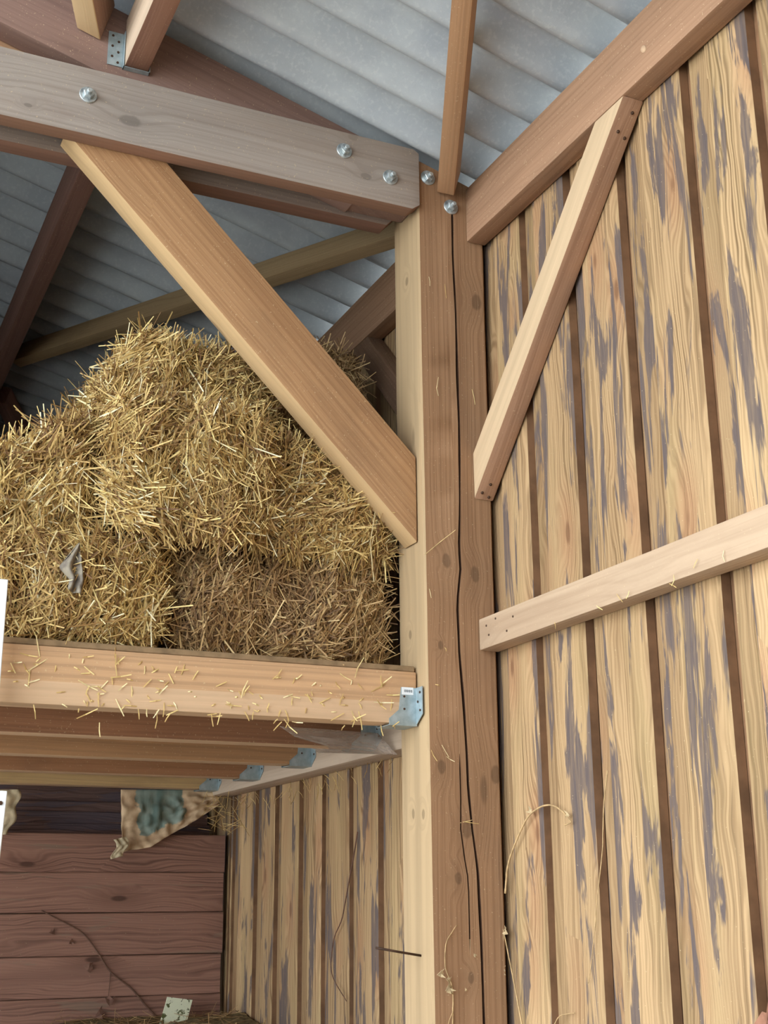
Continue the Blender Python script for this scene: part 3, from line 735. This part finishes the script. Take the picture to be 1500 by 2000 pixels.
for _ in range(60):
    px = R.uniform(430, 775); py = 1470+(775-px)*.285+R.uniform(-6, 26)
    a = R.uniform(.8, 2.3); l = R.uniform(12, 34); p = at(px, py, 'x', -.02); q = at(px+math.cos(a)*l, py+math.sin(a)*l, 'x', -.02-R.uniform(0, .03))
    st.add((p+q)/2, q-p, V((-1, 0, 0)), (q-p).length, R.uniform(.0007, .0014), .003, R.uniform(.3, .8))
for _ in range(45):
    p = V((R.uniform(-.14, -.03), R.uniform(1.8, 2.05), R.uniform(1.86, 1.99))); d = V((R.gauss(0, 1), R.gauss(0, .4), R.gauss(0, 1)))
    st.add(p, d, V((0, -1, 0)), R.uniform(.03, .09), R.uniform(.0008, .0014), .004, R.uniform(.2, .7))
o = st.build('hanging_straw', M_straw); tag(o, 'wisps of straw hanging below the ledger along the board wall', 'straw', kind='stuff')
st = Stalks()
for px, py, dx, dy in ((840, 1465, 12, 22), (862, 1455, 14, 24), (870, 1478, 16, 10), (905, 1605, 30, 4), (895, 1608, 34, -8), (845, 1335, 20, 6), (838, 1150, 4, 18), (868, 555, 3, 28), (852, 740, 0, 36), (922, 760, 6, 30), (838, 540, 2, 18), (868, 1262, 5, 12), (826, 1085, 60, -48)):
    stick(px, py, 'y', -.001, dx, dy, .0009)
for px, py, dx, dy in ((1085, 1215, 2, 14), (1205, 1160, 12, 16), (1225, 1170, 6, -16), (1310, 1140, 14, 8), (1316, 1145, 4, -22), (1355, 1110, 8, -18), (1412, 1075, 2, 22), (1165, 1183, 12, 8)):
    stick(px, py, 'x', -.056, dx, dy, .0010)
o = st.build('stray_straw', M_straw); tag(o, 'stray bits of straw caught on the post and the pale wall rail', 'straw', kind='stuff')

# grey torn scrap on the lower left bale
def cloth(name, outline_fn, nu, nv, mat, th=.0016, parent=None):
    bm = bmesh.new(); g = [[bm.verts.new(outline_fn(i/nu, j/nv)) for j in range(nv+1)] for i in range(nu+1)]
    for i in range(nu):
        for j in range(nv): bm.faces.new((g[i][j], g[i+1][j], g[i+1][j+1], g[i][j+1]))
    bmesh.ops.recalc_face_normals(bm, faces=bm.faces)
    o = from_bm(name, bm, mat, parent, True); md = o.modifiers.new('thickness', 'SOLIDIFY'); md.thickness = th; md.offset = 0
    return o
M_scrap = plain('grey_scrap', (150, 140, 122), .8, 0, .4, 40, (104, 94, 86))
def scrap(u, v):
    L = [(152, 1062), (116, 1106), (136, 1130), (132, 1152)]; Rr = [(156, 1062), (158, 1100), (162, 1132), (158, 1162)]
    k = v*3; i = min(2, int(k)); f = k-i
    a = V(L[i]).lerp(V(L[i+1]), f); b = V(Rr[i]).lerp(V(Rr[i+1]), f); q = a.lerp(b, u)
    p = at(q.x, q.y, 'y', .034); p.y += .008*math.sin(u*9+v*4)+.006*noise.noise(V((u*5, v*6, 0))); return p
tag(cloth('torn_scrap', scrap, 14, 22, M_scrap), 'small grey torn scrap hanging on the lower left straw bale', 'scrap')

# ------------------------------------------------------------------ torn feed sack under the rear joist
t = NT('sack_paper'); co = t.n('ShaderNodeTexCoord').outputs['Object']
a = t.n('ShaderNodeAttribute', attribute_name='tone').outputs['Fac']
n_ = t.noise(co, 22, 4)
c = t.mix(t.step(n_, .35, .7), lin((212, 184, 148)), lin((180, 150, 118)))
g = t.mix(t.step(t.noise(t.stretch(co, 20, 20, 6), 1, 3), .4, .65), lin((142, 154, 142)), lin((98, 116, 108)))
c = t.mix(t.step(t.math('ADD', a, t.math('MULTIPLY', t.math('SUBTRACT', n_, .5), .5)), .45, .5), c, g)
M_sack = t.done(c, .85, n_, .3, .004)
def sack_pt(u, v):
    top = V((236+u*190, 1542)); bot_tab = [(0, 1665), (.1, 1660), (.25, 1655), (.42, 1636), (.6, 1618), (.8, 1596), (1, 1572)]
    for (a0, b0), (a1, b1) in zip(bot_tab, bot_tab[1:]):
        if a0 <= u <= a1: yb = b0+(b1-b0)*(u-a0)/(a1-a0); break
    q = V((top.x+(8 if u > .1 else 0)*v*(1-u), 1542+(yb-1542)*v))
    p = at(q.x, q.y, 'y', 2.062)
    p.y += min(1, v*3)*( .022*noise.noise(V((u*7, v*2.2, 1)))+.024*noise.noise(V((u*13, v*6, 4)))+.004*abs(noise.noise(V((u*26, v*14, 4))))-.02*v)
    return p
sk = cloth('paper_sack', sack_pt, 44, 26, M_sack, .0012)
vals = []
for v_ in sk.data.vertices:
    i, j = divmod(v_.index, 27); u, w = i/44, j/26
    vals.append(1.0-max(abs(u-.40)/.24, abs(w-.25)/.55)*.55 if w < .95 else 0)
at_ = sk.data.attributes.new('tone', 'FLOAT', 'POINT'); at_.data.foreach_set('value', vals)
tag(sk, 'torn brown paper sack with a green patch hanging under the rear joist', 'sack')
def sack_tail(u, v):
    q = V((222+24*u+6*math.sin(v*5), 1640+v*38-u*6)); p = at(q.x, q.y, 'y', 2.0); p.y += .012*noise.noise(V((u*4, v*5, 9))); return p
M_tail = plain('pale_paper', (214, 196, 160), .85, 0, .3, 40)
o = cloth('torn_corner', sack_tail, 10, 14, M_tail); o.parent = sk; o['label'] = 'pale crumpled corner of the sack'
def sack2(u, v):
    q = V((-30+(68-22*v*v+4*math.sin(v*12))*u, 1542+v*(88))); p = at(q.x, q.y, 'y', 2.068); p.y += .015*noise.noise(V((u*5, v*4, 3))); return p
tag(cloth('paper_sack', sack2, 14, 20, M_tail), 'small beige torn sack corner hanging at the left edge under the rear joist', 'sack')

# ------------------------------------------------------------------ cobweb between the hangers
t = NT('cobweb'); co = t.n('ShaderNodeTexCoord').outputs['Object']
n_ = t.noise(t.stretch(co, 10, 40, 60), 1, 4)
tr = t.n('ShaderNodeBsdfTransparent'); df = t.n('ShaderNodeBsdfDiffuse'); df.inputs[0].default_value = lin((196, 180, 166))
mx = t.n('ShaderNodeMixShader'); t.set(mx.inputs[0], t.math('MULTIPLY_ADD', t.step(n_, .35, .7), .35, .22)); t.set(mx.inputs[1], tr.outputs[0]); t.set(mx.inputs[2], df.outputs[0])
t.t.links.new(mx.outputs[0], t.out.inputs[0]); M_web = t.m
A = at(545, 1418, 'y', .30); B = at(776, 1474, 'x', -.088); C_ = at(622, 1470, 'x', -.09); D_ = at(738, 1432, 'x', -.12)
def web(u, v):
    p = A.lerp(D_, u).lerp(C_.lerp(B, u), v); p.z -= .018*math.sin(u*3.14)*math.sin(v*3.14); return p
o = cloth('cobweb', web, 16, 10, M_web, .0004); tag(o, 'dusty grey cobweb sagging between the second hanger and the ledger', 'cobweb')

# ------------------------------------------------------------------ dried climbers, nail, card, white strips
M_vine = plain('dry_stem', (196, 164, 118), .85, 0, .35, 60); M_vined = plain('dark_dry_stem', (112, 82, 66), .9, 0, .3, 60); M_leaf = plain('dry_leaf', (196, 172, 132), .85, 0, .35, 50)
M_leafd = plain('brown_dry_leaf', (138, 102, 86), .85, 0, .3, 50)
def vine(name, label, pix, ax, val, r, mat, out=.006, parent=None, cat='stem'):
    P = []
    n = {'x': V((-1, 0, 0)), 'y': V((0, -1, 0))}[ax]
    pts = [at(a, b, ax, val) for a, b in pix]
    for i in range(len(pts)-1):
        for k in range(5):
            f = k/5; p0, p1, p2, p3 = pts[max(i-1, 0)], pts[i], pts[i+1], pts[min(i+2, len(pts)-1)]
            P.append(.5*((2*p1)+(p2-p0)*f+(2*p0-5*p1+4*p2-p3)*f*f+(3*p1-p0-3*p2+p3)*f**3)+n*(out+.003*noise.noise(p1*9)))
    P.append(pts[-1]+n*out); m = len(P)
    bm = bmesh.new(); add_tube(bm, P, [r*(1-.45*i/m) for i in range(m)], 6)
    o = from_bm(name, bm, mat, parent, True)
    if label: tag(o, label, cat)
    return o
def leaf(parent, px, py, ax, val, size, mat, seed):
    R_ = random.Random(seed); n = {'x': V((-1, 0, 0)), 'y': V((0, -1, 0))}[ax]; c0 = at(px, py, ax, val)+n*.012
    a = R_.uniform(0, 6.28); e1 = n.orthogonal().normalized(); e2 = n.cross(e1)
    d = e1*math.cos(a)+e2*math.sin(a); s = n.cross(d); bm = bmesh.new()
    out = [(0, .0), (.25, .32), (.05, .55), (.5, .38), (1.0, 0), (.5, -.38), (.05, -.55), (.25, -.32)]
    vs = [bm.verts.new(c0+d*(x*size)+s*(y*size)+n*(R_.uniform(-.2, .5)*size*abs(y)*2)) for x, y in out]; mid = bm.verts.new(c0+d*(.4*size)+n*.1*size)
    for i in range(len(vs)): bm.faces.new((mid, vs[i], vs[(i+1) % len(vs)]))
    o = from_bm('leaf', bm, mat, parent); md = o.modifiers.new('thickness', 'SOLIDIFY'); md.thickness = .0008; return o

v1 = vine('dried_ivy', 'dried ivy stem with withered leaves lying slantwise on the brown plank wall', [(310, 1992), (285, 1965), (255, 1930), (215, 1898), (190, 1860), (160, 1822), (112, 1795), (80, 1778)], 'y', 2.095, .0034, M_vined)
for i, (px, py) in enumerate(((180, 1890), (212, 1945), (205, 1975), (284, 1990), (98, 1815), (138, 1845))): leaf(v1, px, py, 'y', 2.095, (.036, .034, .046, .038, .024, .022)[i], M_leafd, i)
vine('side_shoot', None, [(215, 1900), (213, 1925), (211, 1945)], 'y', 2.095, .002, M_vined, parent=v1)
v2 = vine('dried_vine', 'dried vine with pale leaves climbing the foot of the post front', [(882, 2002), (882, 1960), (880, 1925), (868, 1890), (869, 1845), (880, 1822), (890, 1806)], 'y', -.001, .0018, M_vine)
for i, (px, py) in enumerate(((862, 1900), (870, 1908), (878, 1925), (880, 1932), (924, 1868), (903, 1933))): leaf(v2, px, py, 'y', -.001, (.018, .014, .02, .018, .008, .006)[i], M_leaf, 20+i)
vine('side_shoot', None, [(882, 1975), (876, 1990), (872, 2004)], 'y', -.001, .0012, M_vine, parent=v2)
v3 = vine('dried_tendril', 'arching dried tendril on the boards right of the post', [(994, 1745), (998, 1705), (1008, 1665), (1036, 1602), (1062, 1578), (1088, 1573), (1108, 1585), (1120, 1600), (1124, 1606), (1112, 1612)], 'x', .003, .0026, M_vine, .012)
leaf(v3, 1042, 1580, 'x', .003, .016, M_leaf, 31); leaf(v3, 1115, 1590, 'x', .003, .014, M_leaf, 32)
v4 = vine('dried_vine', 'pair of pale dried stems rising beside the foot of the post, right of it', [(1030, 2004), (1016, 1930), (1004, 1870), (993, 1815)], 'x', .003, .0022, M_vine, .014)
vine('side_stem', None, [(982, 2004), (988, 1940), (991, 1870), (992, 1820)], 'x', .003, .0045, M_vine, .012, v4)
for i, (px, py) in enumerate(((984, 1975), (990, 1960), (996, 1895), (994, 1815), (986, 1990))): leaf(v4, px, py, 'x', .003, .02, M_leaf, 40+i)
vine('dried_strand', 'long thin dried strand trailing down the wall boards below the pale rail', [(1193, 1505), (1186, 1570), (1183, 1650), (1174, 1740), (1168, 1820), (1160, 1890), (1155, 1920)], 'x', .003, .0014, M_vine, .008)
vine('dried_strand', 'short curled dried strand at the bottom edge of the wall boards', [(1090, 2004), (1100, 1985), (1115, 1980), (1130, 1978)], 'x', .003, .0014, M_vine, .01)
vine('dark_stem', 'thin dark curved stem on the boards below the loft', [(705, 1625), (692, 1705), (676, 1790), (660, 1830), (654, 1875), (658, 1910), (684, 1955)], 'x', .003, .0022, M_vined, .012)
# blurred dry leaf low on the wall at the right edge
lf = empty('dried_leaf', at(1490, 1985, 'x', .003)); tag(lf, 'reddish dried leaf stuck on the boards in the bottom right corner', 'leaf')
M_rleaf = plain('reddish_dry_leaf', (158, 112, 88), .85, 0, .3, 40)
l_ = leaf(lf, 1500, 1975, 'x', .001, .06, M_rleaf, 52); l_.matrix_parent_inverse = Matrix.Translation(lf.location).inverted()
# long nail driven into the post
p0 = at(822, 1867, 'x', -.196); p1 = at(741, 1847, 'y', p0.y-.0)
bm = bmesh.new(); p1 = V((p0.x-.115, p0.y-.004, p0.z+.020)); add_tube(bm, [p0+V((.004, 0, 0)), p0.lerp(p1, .5), p1], .0028, 8)
nl = from_bm('long_nail', bm, M_nail, None, True); tag(nl, 'long rusty nail sticking out of the left side of the post, low down', 'nail')
# card at the foot of the plank wall
t = NT('mouldy_card'); co = t.n('ShaderNodeTexCoord').outputs['Object']
n_ = t.noise(co, 55, 4, .6, .5)
c = t.mix(t.step(n_, .57, .62), lin((226, 228, 196)), lin((92, 96, 56)))
M_card = t.done(c, .8)
P4 = [at(x, y, 'y', 1.95) for x, y in ((311, 2004), (327, 1947), (376, 1953), (363, 2004))]
low = (P4[0]-P4[1]).normalized()*.06
bm = bmesh.new(); q = [P4[0]+low, P4[3]+low, P4[2], P4[1]]
a = [bm.verts.new(x) for x in q]; b = [bm.verts.new(x+V((0, .004, 0))) for x in q]
bm.faces.new(a); bm.faces.new(list(reversed(b)))
for k in range(4): bm.faces.new((a[(k+1) % 4], a[k], b[k], b[(k+1) % 4]))
bmesh.ops.recalc_face_normals(bm, faces=bm.faces)
tag(from_bm('card_tag', bm, M_card), 'cream card with dark mould spots standing at the foot of the brown plank wall', 'card')
# old straw heap
t_ = Stalks(); bm = bmesh.new(); N = 40; g = []
for i in range(N+1):
    row = []
    for j in range(N+1):
        u, v = i/N, j/N; x = -1.6+1.595*u; y = .25+1.84*v
        e = min(1, min(u/.25, v/.12, 1)); z = (1.17+.05*u*v+.03*noise.noise(V((x*3, y*3, 0)))+.012*noise.noise(V((x*11, y*11, 3))))
        if v < .12 or u < .18: z *= max(.0, min(v/.12, u/.18, 1))**.5
        if x > -.24 and y < .3: pass
        row.append(bm.verts.new((x, y, z)))
    g.append(row)
for i in range(N):
    for j in range(N): bm.faces.new((g[i][j], g[i+1][j], g[i+1][j+1], g[i][j+1]))
M_heap = plain('old_litter', (128, 112, 76), .95, 0, .5, 50, (84, 70, 46), bump=.5)
hp = from_bm('litter_heap', bm, M_heap, None, True); tag(hp, 'heap of old grey-green straw litter against the foot of the back corner', 'straw', kind='stuff')
R = random.Random(5)
for _ in range(1500):
    i, j = R.randint(8, N-1), R.randint(10, N-1); p = hp.data.vertices[i*(N+1)+j].co
    t_.add(p+V((R.uniform(-.02, .02), R.uniform(-.02, .02), .006)), V((R.gauss(0, 1), R.gauss(0, 1), R.gauss(0, .25))), V((0, 0, 1)), R.uniform(.04, .12), .0015, .004, R.uniform(.1, .6))
o = t_.build('litter_stalks', M_strawd, hp); o['kind'] = 'stuff'
# white strips at the left edge
M_white = plain('white_painted_metal', (238, 242, 246), .4, 0, .04, 10)
bm = bmesh.new(); e0 = at(14, 1135, 'y', 0)
add_box(bm, (e0.x-.045, -.016, 0), (e0.x, -.0, e0.z)); bmesh.ops.bevel(bm, geom=list(bm.edges), offset=.0015, segments=1, affect='EDGES')
tag(from_bm('white_rail_post', bm, M_white), 'tall white metal upright at the left edge in front of the front joist', 'post')
a0 = at(13, 1546, 'y', -.05); bm = bmesh.new()
add_box(bm, (-.05, -.012, -1.9), (0, 0, 0)); bmesh.ops.bevel(bm, geom=list(bm.edges), offset=.0015, segments=1, affect='EDGES')
wp = from_bm('white_upright', bm, M_white); wp.location = a0; wp.rotation_euler = (0, math.radians(2.2), 0)
tag(wp, 'lower white upright with a dark bolt hole at the left edge, below the loft joists', 'post')
bm = bmesh.new(); bmesh.ops.create_cone(bm, cap_ends=True, segments=12, radius1=.0045, radius2=.004, depth=.003)
sh_ = from_bm('bolt_hole', bm, M_nail); sh_.matrix_basis = Matrix.Translation((-.011, -.0125, -.024)) @ Matrix.Rotation(math.pi/2, 4, 'X'); sh_.parent = wp

# ------------------------------------------------------------------ light
w = bpy.data.worlds.new('world'); sc.world = w; w.use_nodes = True
nt = w.node_tree; bg = nt.nodes['Background']
bg.inputs[0].default_value = (.84, .92, 1.0, 1); bg.inputs[1].default_value = 3.0
sd = bpy.data.lights.new('sun', 'SUN'); sd.energy = 4.0; sd.angle = math.radians(3); sd.color = (1, .95, .86)
so = bpy.data.objects.new('sun', sd); COL.objects.link(so)
so.rotation_euler = V((-.06, .52, -.85)).to_track_quat('-Z', 'Y').to_euler(); so.location = (-8, -4, 10)

sc.view_settings.view_transform = 'Standard'; sc.view_settings.look = 'None'; sc.view_settings.gamma = 1
sc.view_settings.use_curve_mapping = False
sc.view_settings.exposure = 1.38
